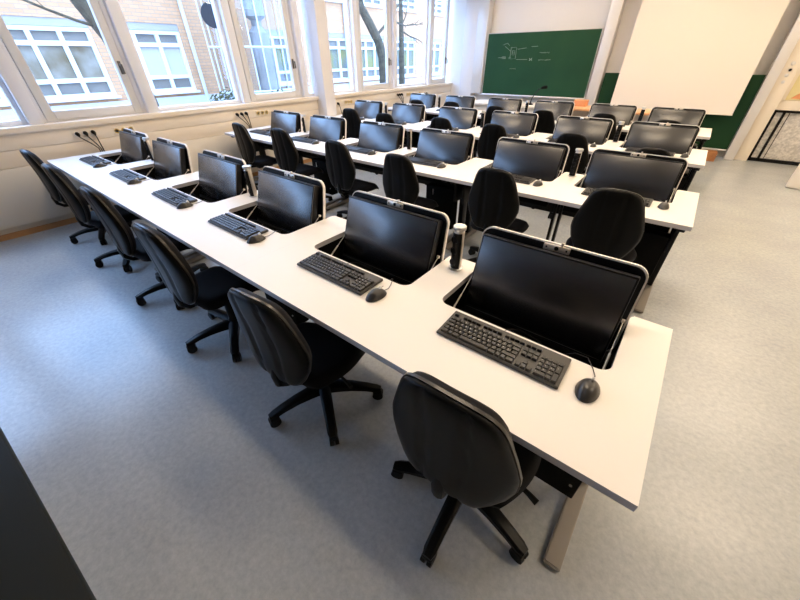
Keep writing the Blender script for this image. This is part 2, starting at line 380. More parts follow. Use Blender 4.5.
b = MB(); b.lathe([(.055, 0), (.055, .018), (.03, .028), (.012, .035)], 20); b.build('base', M['black'], mc)
b = MB(); b.tube([(0, 0, .03), (.01, 0, .10), (.06, 0, .19), (.12, 0, .27), (.17, -.01, .29)], .010, 8); b.build('neck', M['black'], mc)
b = MB(); b.tube([(.165, -.01, .288), (.185, -.012, .295), (.23, -.016, .305), (.27, -.02, .31), (.28, -.021, .312)], [.014, .026, .03, .028, .012], 12); b.build('head', M['black_m'], mc)

# ------------------------------------------------------------------ wall sockets and plugs
XS = XW + .027
def socket_strip(y, z, m, n, lab):
    r = empty('socket_strip', (XS, y, z)); tag(r, lab, 'socket', 'wall sockets in the trunking')
    boxes('cover_plate', M['panel'], [((.003, 0, 0), (.006, .075 * n + .01, .078))], r, .002)
    for i in range(n):
        b = MB(); b.lathe([(.024, 0), (.026, .003), (.026, .007), (.021, .007), (.019, .002)], 16); b.xf(Matrix.Translation((.004, (i - (n - 1) / 2) * .075, 0)) @ Matrix.Rotation(PI / 2, 4, 'Y'))
        b.build('socket', m, r)
def plug(y, z, ty, lab, drop=.11):
    r = empty('power_plug', (XS + .006, y, z)); tag(r, lab, 'plug', 'black plugs in the wall trunking')
    b = MB(); b.tube([(0, 0, 0), (.02, 0, 0), (.034, 0, -.004), (.044, 0, -.016), (.05, 0, -.03)], [.021, .021, .019, .014, .007], 12); b.build('body', M['black'], r)
    b = MB(); b.tube([(.05, 0, -.028), (.056, (ty - y) * .2, -.055), (.060, (ty - y) * .65, -.11), (.062, ty - y, -.165), (.066, ty - y, -.30)], .006, 6); b.build('cable', M['black'], r)
NTH = ['first', 'middle', 'last']
for y0, rowt in ((.40, 'beside the desk row farthest from the blackboard'), (2.36, 'beside the third desk row from the blackboard'), (6.25, 'beside the second desk row from the blackboard')):
    socket_strip(y0 + .075, .925, M['white_plastic'], 3, 'white triple socket holding black plugs ' + rowt)
    for i in range(3): plug(y0 + i * .075, .925, y0 + .12 + i * .018, 'black plug, %s of three in the trunking ' % NTH[i] + rowt)
socket_strip(4.43, .90, M['white_plastic'], 1, 'white single socket with one black plug just beyond the square pillar')
plug(4.43, .90, 4.46, 'lone black plug in the trunking just beyond the square pillar')
socket_strip(7.36, .88, M['white_plastic'], 2, 'white double socket with black plugs near the blackboard corner')
plug(7.325, .88, 7.36, 'first of two black plugs near the blackboard corner'); plug(7.395, .88, 7.38, 'second of two black plugs near the blackboard corner')
for y0, lab in ((.86, 'yellow triple socket behind the window end monitor of the row farthest from the blackboard'), (2.80, 'yellow triple socket in the trunking just before the square pillar'), (4.72, 'yellow triple socket in the trunking beyond the square pillar'), (6.72, 'yellow triple socket beside three black plugs near the far windows'), (7.12, 'yellow socket closest to the blackboard corner')):
    socket_strip(y0, .905, M['yellow'], 3 if y0 < 7 else 1, lab)

# ------------------------------------------------------------------ desks
CUT_Y, DEPTH, TH, TOPZ, HALF = .405, .80, .028, .74, .3375
def strut_pts(sx):
    return [(sx * .318, .70, .765), (sx * .324, .47, .60)]
def make_lid(parent, c):
    tilt = math.radians(10)
    # panel built upright in its own plane (u across, w downward from the top edge), then tilted
    Mx = Matrix.Translation((c, .757, .975)) @ Matrix.Rotation(-tilt, 4, 'X')
    b = MB(); pts = rrect(-.3325, -.385, .3325, 0, .05, 6)
    b.prism(pts, -.017, 0)                       # thickness along local z -> turned to y
    T = Mx @ Matrix.Rotation(PI / 2, 4, 'X')
    b.xf(T); lid = b.build('lid', M['top'], parent)
    b = MB(); b.prism(rrect(-.326, -.379, .326, -.0065, .045, 6), 0, .004); b.xf(T); b.build('lid_lining', M['black'], lid)
    b = MB(); b.box((.0, -.018, .0085), (.105, .026, .009), .002); b.cyl((0, -.017, .012), (0, -.017, .0145), .009, None, 12, 1); b.cyl((-.04, -.018, .012), (-.04, -.018, .014), .004, None, 8, 1); b.cyl((.04, -.018, .012), (.04, -.018, .014), .004, None, 8, 1)
    b.box((.018, .001, .006), (.010, .018, .012), .001)
    b.xf(T); b.build('latch_plate', [M['chrome'], M['black_m']], lid)
    for sx in (-1, 1):
        p, q = [Vector((c + x, y, z)) for x, y, z in strut_pts(sx)]
        b = MB(); b.cyl(p, p.lerp(q, .55), .0022, None, 8); b.cyl(p.lerp(q, .5), q, .0045, None, 8)
        b.cyl(p + Vector((-.006, 0, 0)), p + Vector((.006, 0, 0)), .008, None, 8); b.build('gas_strut', M['white_rod'], lid)
    return lid
def make_table(x0, x1, cs):
    """one bench desk for two places; local origin at its middle on the floor under the front edge"""
    xm = (x0 + x1) / 2; a, e = x0 - xm + .0002, x1 - xm - .0002; cs = sorted(c - xm for c in cs)
    t = empty('computer_desk', (xm, 0, 0))
    pts = [(a, 0), (e, 0), (e, DEPTH)]
    for c in reversed(cs):
        r = .045
        pts += [(c + HALF + .012, DEPTH), (c + HALF, DEPTH - .02)] + arc(c + HALF - r, CUT_Y + r, r, 0, -90, 6) + arc(c - HALF + r, CUT_Y + r, r, -90, -180, 6) + [(c - HALF, DEPTH - .02), (c - HALF - .012, DEPTH)]
    pts += [(a, DEPTH)]
    b = MB(); b.prism(pts, TOPZ - TH, TOPZ, 1, 0); b.build('tabletop', [M['top'], M['edge']], t, ang=30)
    for c in cs:
        b = MB(); zt, zb, ya, yb, w, k = TOPZ - TH - .001, .545, CUT_Y - .012, .785, .352, .01
        b.box((c, ya, (zt + zb) / 2), (2 * w, k, zt - zb)); b.box((c, yb, (zt + zb) / 2), (2 * w, k, zt - zb)); b.box((c - w, (ya + yb) / 2, (zt + zb) / 2), (k, yb - ya, zt - zb)); b.box((c + w, (ya + yb) / 2, (zt + zb) / 2), (k, yb - ya, zt - zb))
        b.box((c, (ya + yb) / 2, zb), (2 * w + k, yb - ya + k, k)); b.box((c, ya + .045, zb + .02), (2 * w - .02, .008, .03))
        b.build('monitor_well', M['black_m'], t)
        make_lid(t, c)
    for x in (a + .045, e - .045):
        b = MB(); b.box((x, .50, .37), (.05, .09, .62), .006); b.box((x, .40, .69), (.05, .66, .04), .006)
        b.box((x, .50, .55), (.03, .40, .26), .006)
        lg = b.build('leg', M['black'], t)
        f = MB()
        prof = [(.07, .012), (.075, .030), (.40, .058), (.60, .058), (.775, .030), (.78, .012)]
        pr = [(y, z) for y, z in prof]
        vs = f.prism(pr, -.031, .031); f.xf(Matrix.Translation((x, 0, 0)) @ Matrix(((0, 0, 1, 0), (1, 0, 0, 0), (0, 1, 0, 0), (0, 0, 0, 1))))
        bmesh.ops.bevel(f.bm, geom=f.bm.edges[:], offset=.005, segments=2, affect='EDGES')
        f.build('foot', M['leg_grey'], lg)
        g = MB(); g.lathe([(.018, 0), (.018, .010), (.012, .013)], 10, (x, .12, 0)); g.lathe([(.018, 0), (.018, .010), (.012, .013)], 10, (x, .73, 0)); g.build('levelling_pads', M['rubber'], lg)
    b = MB(); b.box((-.02 + (cs[0] + cs[1]) / 2, .52, .36), (.022, .05, .70), .004); b.box((.03 + (cs[0] + cs[1]) / 2, .52, .36), (.022, .05, .70), .004); b.box(((cs[0] + cs[1]) / 2 + .005, .52, .008), (.1, .18, .016), .004)
    b.build('centre_leg', M['black'], t)
    hx = e - .06 - .17
    b = MB(); b.box((hx, .362, .323), (.335, .10, .42), .006); ch_ = b.build('computer_housing', M['black_m'], t)
    boxes('label', M['alu'], [((hx - .08, .311, .47), (.012, .003, .06))], ch_)
    b = MB(); b.cyl((hx + .14, .312, .20), (hx + .14, .308, .20), .006, None, 10); b.build('screw', M['silver'], ch_)
    b = MB(); b.box(((a + e) / 2, .30, .672), (e - a - .14, .05, .07), .004); b.build('crossbeam', M['black'], t)
    b = MB(); b.box(((a + e) / 2, .655, .49), (e - a - .16, .25, .09), .01); b.build('shading_cable_tray', M['black'], t)  # added tray, made wide to block lamp light from the floor below
    return t
tables = [(-1.79, 0.0, (ST[0], ST[1])), (-3.625, -1.79, (ST[2], ST[3])), (-5.53, -3.625, (ST[4], ST[5]))]
TBT = ['at the aisle end', 'in the middle', 'at the window end']
for k, (x0, x1, cs) in enumerate(tables):
    proto = None
    for r in range(4):
        if proto is None: t = proto = make_table(x0, x1, cs)
        else: t = copy_tree(proto)
        t.location.y = ROW[r]
        tag(t, 'white twin computer desk, %s, %s' % (TBT[k], ROWTXT[r]), 'desk', 'white computer desks')

# ------------------------------------------------------------------ monitors
def make_monitor():
    r = empty('monitor')
    W, H, D = .615, .362, .045
    b = MB(); b.box((0, D / 2, 0), (W, D, H), .006); b.build('housing', M['bezel'], r)
    b = MB(); b.box((0, -.0012, .008), (W - .016, .003, H - .034), .001); b.build('screen', M['screen'], r)
    b = MB(); b.box((0, .0, H / 2 - .0012), (W - .006, .004, .0022), .0006); b.box((W / 2 - .0008, .0, 0), (.0014, .004, H - .01), .0006); b.box((0, .0, -H / 2 + .012), (W - .02, .004, .0015), .0004); b.build('edge_trim', M['trim'], r)
    b = MB(); b.box((0, D + .007, .0), (.16, .0155, .14), .003); b.build('mount_bracket', M['black'], r)
    return r
mon = make_monitor()
for rI in range(4):
    for s in range(6):
        o = mon if (rI, s) == (0, 0) else copy_tree(mon)
        o.location = (ST[s], ROW[rI] + .648, .784); o.rotation_euler = (math.radians(-17.5), 0, 0)
        if rI == 0: look = 'black flat monitor'
        elif rI in (1, 2) and s >= 3 or rI == 3 and s >= 4: look = 'monitor reflecting bluish daylight'
        else: look = 'dark flat monitor'
        tag(o, '%s %s %s' % (look, STTXT[s], ROWTXT[rI]), 'monitor', 'monitors on the raised desk lids')

# ------------------------------------------------------------------ keyboards and mice
_txt = {}
def glyph(ch_, size):
    if ch_ not in _txt:
        cu = bpy.data.curves.new('g', 'FONT'); cu.body = ch_; cu.size = 1; cu.resolution_u = 1
        ob_ = bpy.data.objects.new('g', cu); me = bpy.data.meshes.new_from_object(ob_)
        _txt[ch_] = ([v.co.copy() for v in me.vertices], [tuple(p.vertices) for p in me.polygons])
        bpy.data.objects.remove(ob_); bpy.data.curves.remove(cu); bpy.data.meshes.remove(me)
    return _txt[ch_]
def keys(kb, name, rows, legends=True):
    """rows: list of (x, y, w, h, text) key centres"""
    b = MB()
    for x, y, w, h, tx in rows:
        z = .0165 + (y + .075) * .055
        d1, d2 = .0012, .0028
        lo = [(x - w / 2 + d1, y - h / 2 + d1), (x + w / 2 - d1, y - h / 2 + d1), (x + w / 2 - d1, y + h / 2 - d1), (x - w / 2 + d1, y + h / 2 - d1)]
        hi = [(x - w / 2 + d2, y - h / 2 + d2), (x + w / 2 - d2, y - h / 2 + d2), (x + w / 2 - d2, y + h / 2 - d2 * .6), (x - w / 2 + d2, y + h / 2 - d2 * .6)]
        A = [b.bm.verts.new((*p, z - .004)) for p in lo]; B_ = [b.bm.verts.new((*p, z + .006)) for p in hi]
        b.bm.faces.new(B_)
        for i in range(4): b.bm.faces.new((A[i], A[(i + 1) % 4], B_[(i + 1) % 4], B_[i]))
        if legends and tx:
            sz = .0068
            vs, ps = glyph(tx, sz)
            V = [b.bm.verts.new((x - w / 2 + .0045 + v.x * sz, y + .0005 + v.y * sz, z + .0063)) for v in vs]
            for p in ps:
                try: f = b.bm.faces.new([V[i] for i in p]); f.material_index = 1
                except ValueError: pass
    return b.build(name, [M['key'], M['legend']], kb, ang=20)
def make_keyboard(legends):
    r = empty('keyboard')
    b = MB()
    W, D = .452, .155
    prof = [(-D / 2, .004), (-D / 2 + .004, .0125), (D / 2 - .006, .0205), (D / 2, .016), (D / 2, .004)]
    b.prism(prof, -W / 2, W / 2); b.xf(Matrix(((0, 0, 1, 0), (1, 0, 0, 0), (0, 1, 0, 0), (0, 0, 0, 1))))
    bmesh.ops.bevel(b.bm, geom=b.bm.edges[:], offset=.002, segments=2, affect='EDGES')
    b.build('case', M['kb'], r)
    b = MB()
    for sx in (-.2, .2):
        for sy in (-.06, .06): b.box((sx, sy, .0028), (.03, .012, .0046))
    b.build('feet', M['rubber'], r)
    u = .019; x0 = -W / 2 + .012; yb = -D / 2 + .020
    L = []
    def rowk(y, items):
        x = x0
        for w, tx in items: L.append((x + w * u / 2, y, w * u, u, tx)); x += w * u
    rowk(yb + 4 * u, [(1, c) for c in '^1234567890?'] + [(1, "'"), (2, '<')])
    rowk(yb + 3 * u, [(1.5, '|')] + [(1, c) for c in 'QWERTZUIOP'] + [(1, 'U'), (1, '+'), (1.5, '')])
    rowk(yb + 2 * u, [(1.75, '')] + [(1, c) for c in 'ASDFGHJKL'] + [(1, 'O'), (1, 'A'), (1, '#'), (1.25, '')])
    rowk(yb + u, [(1.25, ''), (1, '<')] + [(1, c) for c in 'YXCVBNM,.-'] + [(2.75, '')])
    rowk(yb, [(1.5, ''), (1, ''), (1.5, ''), (6, ''), (1.5, ''), (1, ''), (1, ''), (1.5, '')])
    keys(r, 'letter_keys', L, legends)
    fy = yb + 5 * u + .009
    keys(r, 'escape_key', [(x0 + u / 2, fy, u, .013, '')], legends)
    F = [(x0 + (2 + i + .55 * (i // 4)) * u + u / 2, fy, u, .013, '') for i in range(12)]
    keys(r, 'function_keys', F, legends)
    xn = x0 + 15.3 * u
    keys(r, 'navigation_keys', [(xn + (i + .5) * u, yb + (3 + j) * u, u, u, '') for i in range(3) for j in range(2)] + [(xn + (i + .5) * u, fy, u, .013, '') for i in range(3)], legends)
    keys(r, 'arrow_keys', [(xn + (i + .5) * u, yb, u, u, '') for i in range(3)] + [(xn + 1.5 * u, yb + u, u, u, '')], legends)
    xp = xn + 3.3 * u; nm = ['123', '456', '789']
    N = [(xp + (i + .5) * u, yb + (j + 1) * u, u, u, nm[j][i]) for i in range(3) for j in range(3)] + [(xp + (i + .5) * u, yb + 4 * u, u, u, '') for i in range(4)]
    N += [(xp + u, yb, 2 * u, u, '0'), (xp + 2.5 * u, yb, u, u, ','), (xp + 3.5 * u, yb + .5 * u, u, 2 * u, ''), (xp + 3.5 * u, yb + 2.5 * u, u, 2 * u, '+')]
    keys(r, 'number_keys', N, legends)
    b = MB(); b.tube([(-.02, .076, .012), (-.015, .10, .010), (.02, .130, .006), (.10, .155, -.030), (.13, .19, -.09), (.05, .24, -.12)], .0018, 6); b.build('cable', M['black'], r)
    return r
def make_mouse():
    r = empty('computer_mouse')
    nu, nv = 13, 13; F, B = [], []
    for j in range(nv):
        v = -1 + 2 * j / (nv - 1); fr_, br_ = [], []
        for i in range(nu):
            u = -1 + 2 * i / (nu - 1)
            # square to disc
            x = u * math.sqrt(1 - v * v / 2); y = v * math.sqrt(1 - u * u / 2)
            rr = min(1, math.sqrt(x * x + y * y))
            wx = .0345 * (1 + .03 * y); X = x * wx; Y = y * .056
            h = .003 + .034 * (1 - rr ** 2.6) ** .75 * (1 - .22 * (y + .15) ** 2)
            fr_.append((X, Y, h)); br_.append((X * .93, Y * .95, .0015))
        F.append(fr_); B.append(br_)
    b = MB(); b.grid_solid(F, B); b.build('shell', M['mouse'], r, ang=60)
    b = MB(); b.cyl((-.004, .026, .0325), (.004, .026, .0325), .009, None, 14); b.build('scroll_wheel', M['silver'], r)
    b = MB(); b.box((0, .030, .0345), (.0012, .03, .0015)); b.build('button_seam', M['black_m'], r)
    b = MB(); b.tube([(0, .053, .008), (.0, .075, .006), (-.015, .105, .005), (-.045, .150, .004), (-.09, .185, -.03), (-.14, .21, -.09)], .0019, 6); b.build('cable', M['mouse'], r)
    return r
kb_near = make_keyboard(True); kb_far = None; ms = make_mouse()
mrot = [-.06, -.10, -.15, -.12, -.1, -.15]; mdx = [.297, .275, .265, .262, .27, .275]
for rI in range(4):
    for s in range(6):
        if rI == 0 and s < 3:
            o = kb_near if s == 0 else copy_tree(kb_near)
        else:
            if kb_far is None: o = kb_far = make_keyboard(False)
            else: o = copy_tree(kb_far)
        jx, ja = (0, 0) if rI == 0 else (random.uniform(-.012, .004), random.uniform(-.03, .03))
        o.location = (ST[s] - .005 + jx, ROW[rI] + .299, TOPZ); o.rotation_euler = (0, 0, ja if rI else [0.01, .0, .0, -.01, 0, .02][s])
        tag(o, 'black keyboard %s %s' % (STTXT[s], ROWTXT[rI]), 'keyboard', 'keyboards on the desks')
        m = ms if (rI, s) == (0, 0) else copy_tree(ms)
        m.location = (ST[s] + mdx[s], ROW[rI] + [.283, .265, .262, .262, .262, .262][s], TOPZ); m.rotation_euler = (0, 0, mrot[s] if rI == 0 else random.uniform(-.3, .1))
        tag(m, 'black corded mouse %s %s' % (STTXT[s], ROWTXT[rI]), 'mouse', 'mice on the desks')

# ------------------------------------------------------------------ power poles
def make_pole():
    r = empty('power_pole')
    b = MB(); b.lathe([(.0365, 0), (.0365, .004), (.030, .007)], 24); b.build('collar', M['silver'], r)
    b = MB(); b.lathe([(.026, .005), (.026, .196), (.025, .198)], 28); b.build('pole_tube', M['chrome'], r)
    b = MB(); P0 = []
    for z0, z1 in ((.006, .192),):
        pts = arc(0, 0, .0285, -72, 72, 10) + arc(0, 0, .024, 72, -72, 10); b.prism(pts, z0, z1)
    b.xf(Matrix.Rotation(math.radians(256), 4, 'Z')); st = b.build('socket_strip', M['black'], r)
    for z in (.04, .10, .158):
        b = MB(); b.lathe([(.019, 0), (.019, .003), (.015, .003), (.014, .0005)], 16); b.xf(Matrix.Rotation(math.radians(256), 4, 'Z') @ Matrix.Translation((.0275, 0, z)) @ Matrix.Rotation(PI / 2, 4, 'Y')); b.build('socket', M['bezel'], st)
    b = MB(); b.lathe([(.024, .198), (.024, .205), (.030, .206), (.031, .209), (.031, .220), (.029, .223), (.012, .224)], 28); b.build('cap', M['silver'], r)
    return r
pole = make_pole(); first = True
for rI in range(4):
    for k, x in enumerate((-.905, -2.70, -4.555)):
        o = pole if first else copy_tree(pole); first = False
        o.location = (x, ROW[rI] + .70, TOPZ + .0004)
        tag(o, 'silver power pole %s %s' % (TBT[k], ROWTXT[rI]), 'power outlet', 'power poles on the desks')

# ------------------------------------------------------------------ office chairs
HW = [(0, .095), (.02, .132), (.06, .160), (.12, .190), (.18, .206), (.23, .206), (.30, .186), (.37, .163), (.42, .145), (.45, .123), (.466, .090), (.473, .035)]
def hw(z):
    for (a, wa), (c, wc) in zip(HW, HW[1:]):
        if a <= z <= c:
            t = (z - a) / (c - a); return wa + (wc - wa) * t
    return HW[-1][1]
def yb_(x, z): return -.236 - .30 * (z - .16) ** 2 + .50 * x * x - .012 * z
ZB = .478
def back_solid(front_off, back_off, scale, crease=0):
    zs = [0, .01, .02, .04, .06, .09, .12, .15, .18, .21, .24, .275, .31, .345, .38, .405, .43, .443, .455, .463, .468, .473]
    nu = 23; F, B = [], []
    for z in zs:
        fr_, br_ = [], []
        zz = .2365 + (z - .2365) * scale
        ev = 1 - abs(2 * z / .473 - 1) ** 6
        for i in range(nu):
            u = -1 + 2 * i / (nu - 1); u = math.copysign(abs(u) ** .85, u)
            x = u * hw(z) * scale; e = max(0.0, (1 - abs(u) ** 5)) ** .5 * max(0.0, ev) ** .5
            y0 = yb_(x, zz)
            cr = sum(math.exp(-((x - q) / .008) ** 2) for q in (-.065, .065)) * crease * e
            fr_.append((x, y0 + front_off[0] + front_off[1] * e, ZB + zz)); br_.append((x, y0 + back_off[0] + back_off[1] * e + cr, ZB + zz))
        F.append(fr_); B.append(br_)
    b = MB(); b.grid_solid(F, B); return b
def make_chair():
    r = empty('office_chair')
    back_solid((.018, .046), (.004, 0), .985).build('back_cushion', M['fabric'], r, ang=60)
    back_solid((.003, .0), (-.004, -.022), 1.0, .011).build('back_shell', M['shell'], r, ang=60)
    back_solid((.014, .0), (.004, 0), 1.02).build('back_rim', M['rim'], r, ang=50)
    b = MB(); b.tube([(0, -.02, .405), (0, -.14, .402), (0, -.215, .410), (0, -.252, .445), (0, -.256, .50), (0, -.243, .58)], [.02, .021, .022, .024, .026, .020], 10, flat=.7); b.build('back_bracket', M['shell'], r)
    b = MB(); n = 17; F, B = [], []
    for j in range(n):
        v = -1 + 2 * j / (n - 1); f_, k_ = [], []
        for i in range(n):
            u = -1 + 2 * i / (n - 1)
            k = .62
            x = u * math.sqrt(1 - k * v * v / 2) ; y = v * math.sqrt(1 - k * u * u / 2)
            X = x * .245 * (1 - .05 * (1 - v) ** 1); Y = -.015 + y * .195
            e = max(0, (1 - abs(u) ** 6)) ** .5 * max(0, (1 - abs(v) ** 6)) ** .5
            wf = -.03 * max(0, v - .45) ** 2 / .3
            f_.append((X, Y, .455 + .032 * e + .012 * u * u * e + wf)); k_.append((X * .985, Y * .985, .438 - .003 * e + wf))
        F.append(f_); B.append(k_)
    b.grid_solid(F, B); b.build('seat_cushion', M['fabric'], r, ang=60)
    b = MB(); b.prism(rrect(-.195, -.19, .195, .15, .08), .424, .441); b.build('seat_pan', M['shell'], r)
    b = MB(); b.box((0, -.03, .402), (.15, .22, .045), .012); b.build('tilt_mechanism', M['black'], r)
    b = MB(); b.tube([(.06, -.02, .400), (.16, -.03, .396), (.24, -.05, .392), (.27, -.06, .390)], [.006, .006, .010, .012], 8); b.build('height_lever', M['rubber'], r)
    b = MB(); b.cyl((0, 0, .22), (0, 0, .395), .014, None, 16); b.build('gas_lift', M['chrome'], r)
    b = MB(); b.lathe([(.030, .055), (.034, .07), (.034, .125), (.030, .14), (.026, .15), (.026, .315), (.022, .32)], 20); b.build('column', M['shell'], r)
    for k in range(5):
        L = MB(); secs = []
        for x, w, zt, zb in ((.022, .030, .128, .070), (.08, .031, .128, .082), (.16, .028, .122, .086), (.24, .026, .108, .080), (.295, .025, .092, .068), (.320, .018, .084, .066)):
            secs.append([L.bm.verts.new(p) for p in ((x, -w, zb), (x, w, zb), (x, w, zt - .008), (x, w * .6, zt), (x, -w * .6, zt), (x, -w, zt - .008))])
        for p, q in zip(secs, secs[1:]):
            for i in range(6): L.bm.faces.new((p[i], p[(i + 1) % 6], q[(i + 1) % 6], q[i]))
        L.bm.faces.new(secs[0][::-1]); L.bm.faces.new(secs[-1])
        leg = L.build('base_leg', M['shell'], r); leg.rotation_euler = (0, 0, math.radians(72 * k))
        c = MB()
        for sy in (-.014, .014): c.cyl((.30, sy - .009, .029), (.30, sy + .009, .029), .029, None, 18)
        c.box((.298, 0, .052), (.05, .046, .022), .008); c.cyl((.298, 0, .05), (.298, 0, .075), .008, None, 8); c.cyl((.30, -.02, .029), (.30, .02, .029), .006, None, 8)
        c.build('caster', M['rubber'], leg)
    return r
UP = ('back_cushion', 'back_shell', 'back_rim', 'back_bracket', 'seat_cushion', 'seat_pan', 'tilt_mechanism', 'height_lever', 'gas_lift')
chair = make_chair()
# (row, place, hub x, hub y, turn in degrees, height offset, base angle)
CH = [(0, 0, -0.45, 0.11, 1, .004, -86), (0, 1, -1.335, 0.09, 6, -0.07, -106), (0, 2, -2.27, 0.083, 2, -0.04, -103), (0, 3, -3.16, 0.088, 0, -0.015, -98),
      (0, 4, -4.13, 0.078, 0, -0.012, -104), (0, 5, -5.0, 0.088, 0, -0.012, -95), (1, 0, -0.44, 0.04, 2, -0.01, -80), (1, 1, -1.23, 0.03, 0, -0.008, -60),
      (1, 2, -2.15, 0.04, 0, -0.03, -74), (1, 3, -2.95, 0.05, 0, -0.01, -100), (1, 4, -3.87, 0.045, 2, 0.02, -6), (1, 5, -4.8, 0.1, -4, -0.01, -90),
      (2, 0, -0.43, 0.0, 0, -0.07, -90), (2, 1, -1.19, 0.04, 0, -0.02, -90), (2, 2, -2.1, 0.04, 0, -0.005, -80), (2, 3, -2.86, 0.04, 0, 0.01, -90),
      (2, 4, -3.88, 0.06, 6, -0.01, -81), (2, 5, -4.58, 0.05, 6, 0.01, -90), (3, 0, -0.49, 0.04, 0, -0.03, -90), (3, 1, -1.25, 0.04, 0, -0.005, -90),
      (3, 2, -2.14, 0.04, 10, -0.02, -90), (3, 3, -2.89, 0.04, 0, -0.01, -90), (3, 4, -3.77, 0.04, 8, 0.01, -58), (3, 5, -4.49, 0.04, 0, 0.005, -90)]
for i, (rI, s, x, y, rz, dz, ba) in enumerate(CH):
    o = chair if i == 0 else copy_tree(chair)
    o.location = (x, ROW[rI] + y, 0); o.rotation_euler = (0, 0, math.radians(rz))
    kl = 0
    for c in o.children:
        n = c.name.split('.')[0]
        if n in UP: c.location.z = dz
        if n == 'base_leg':
            c.rotation_euler = (0, 0, math.radians(ba - rz + 72 * kl)); kl += 1
    tag(o, 'black office chair %s %s' % (STTXT[s], ROWTXT[rI]), 'chair', 'office chairs at the desks')

# ------------------------------------------------------------------ dark table beside the camera
DT = (-1.98, -1.368, 0); DTR = math.radians(4.0)
dt = empty('dark_table', DT, DTR); tag(dt, 'dark matte tabletop reaching in below the window end of the rows, empty', 'table')
boxes('tabletop', M['dark_top'], [((0, 0, .725), (2.6, .87, .03))], dt, .004)
for sx in (-1.22, 1.22):
    for sy in (-.36, -.1): boxes('leg', M['black'], [((sx, sy, .355), (.05, .05, .71))], dt)

# ------------------------------------------------------------------ ceiling lamps (above the frame)
for i, x in enumerate((-3.6, -1.0, 1.5)):
    for j, y in enumerate((1.1, 3.0, 4.9, 6.8)):
        l = empty('ceiling_lamp', (x, y, ZC)); tag(l, 'long fluorescent ceiling lamp above the desk rows', 'lamp', 'ceiling lamps over the desks')
        boxes('housing', M['lamp_body'], [((0, 0, -.04), (1.3, .30, .08))], l, .01)
        boxes('diffuser', M['lamp'], [((0, 0, -.083), (1.24, .25, .012))], l, .003)

# ------------------------------------------------------------------ outside: courtyard, brick building, tower, trees
XF = -14.0
structure(boxes('ground', M['ground'], [((-15.9, 6, -.05), (19.8, 60, .1))]), 'pale courtyard paving outside the windows', 'ground')
bd = empty('brick_building', (0, 0, 0)); tag(bd, 'brick building with white windows across the courtyard', 'building')
wins = [(-1.05, 'pane_brown'), (1.32, 'pane_brown'), (3.67, 'pane_blue'), (8.4, 'pane_olive'), (11.2, 'pane_olive'), (13.6, 'pane_olive'), (16.35, 'pane_olive'), (19.0, 'pane_olive'), (21.5, 'pane_brown')]
fac = MB()
# wall as courses between the window openings
ys = [-14.0]
for y, _ in wins: ys += [y, y + 2.0]
ys.append(34.0)
def wseg(y0, y1, z0, z1): fac.box((XF - .2, (y0 + y1) / 2, (z0 + z1) / 2), (.4, y1 - y0, z1 - z0))
for z0, z1 in ((.62, .74), (2.5, 3.55), (4.45, 4.6)): wseg(-14, 34, z0, z1)
for i in range(0, len(ys), 2):
    for z0, z1 in ((.74, 2.5), (3.55, 4.45)): wseg(ys[i], ys[i + 1], z0, z1)
fac.build('wall', M['brick'], bd)
boxes('plinth', M['plaster'], [((XF - .17, 10, .31), (.44, 48, .62))], bd)
def bwin(y, z0, z1, pm):
    f = MB(); x = XF - .10
    t = .09
    f.box((x, y + 1, z0 + t / 2), (.12, 2.0, t)); f.box((x, y + 1, z1 - .22), (.12, 2.0, t))
    hz = (z0 + .40, z1 - .52) if z1 - z0 > 1 else (z0 + .28, z0 + .5)
    for k in range(4): f.box((x - .012, y + .05 + k * (1.9 / 3), (z0 + z1 - .2) / 2), (.12, .10, z1 - z0 - .2))
    for z in hz: f.box((x - .006, y + 1, z), (.12, 1.99, .10))
    w = f.build('window', M['bwin'], bd)
    boxes('sill', M['bwin'], [((XF + .04, y + 1, z0 - .03), (.2, 2.06, .06))], w)
    boxes('shutter_box', M['shutter'], [((XF - .09, y + 1, z1 - .085), (.14, 2.0, .17))], w)
    boxes('tall_panes', M[pm], [((XF - .14, y + 1, (hz[0] + hz[1]) / 2), (.02, 1.9, hz[1] - hz[0]))], w)
    boxes('small_panes', M['pane_small'], [((XF - .14, y + 1, (z0 + hz[0]) / 2), (.02, 1.9, hz[0] - z0)), ((XF - .14, y + 1, (hz[1] + z1 - .2) / 2), (.02, 1.9, z1 - .2 - hz[1]))], w)
    boxes('room_backing', M['pane_small'], [((XF - .3, y + 1, (z0 + z1) / 2), (.05, 1.98, z1 - z0 - .02))], w)
for y, pm in wins:
    bwin(y, .76, 2.5, pm); bwin(y, 3.57, 4.45, 'pane_small')
for y in (5.92, 12.9):
    b = MB(); b.cyl((XF + .06, y, .3), (XF + .06, y, 4.8), .055, None, 10); b.build('drainpipe', M['plaster'], bd)
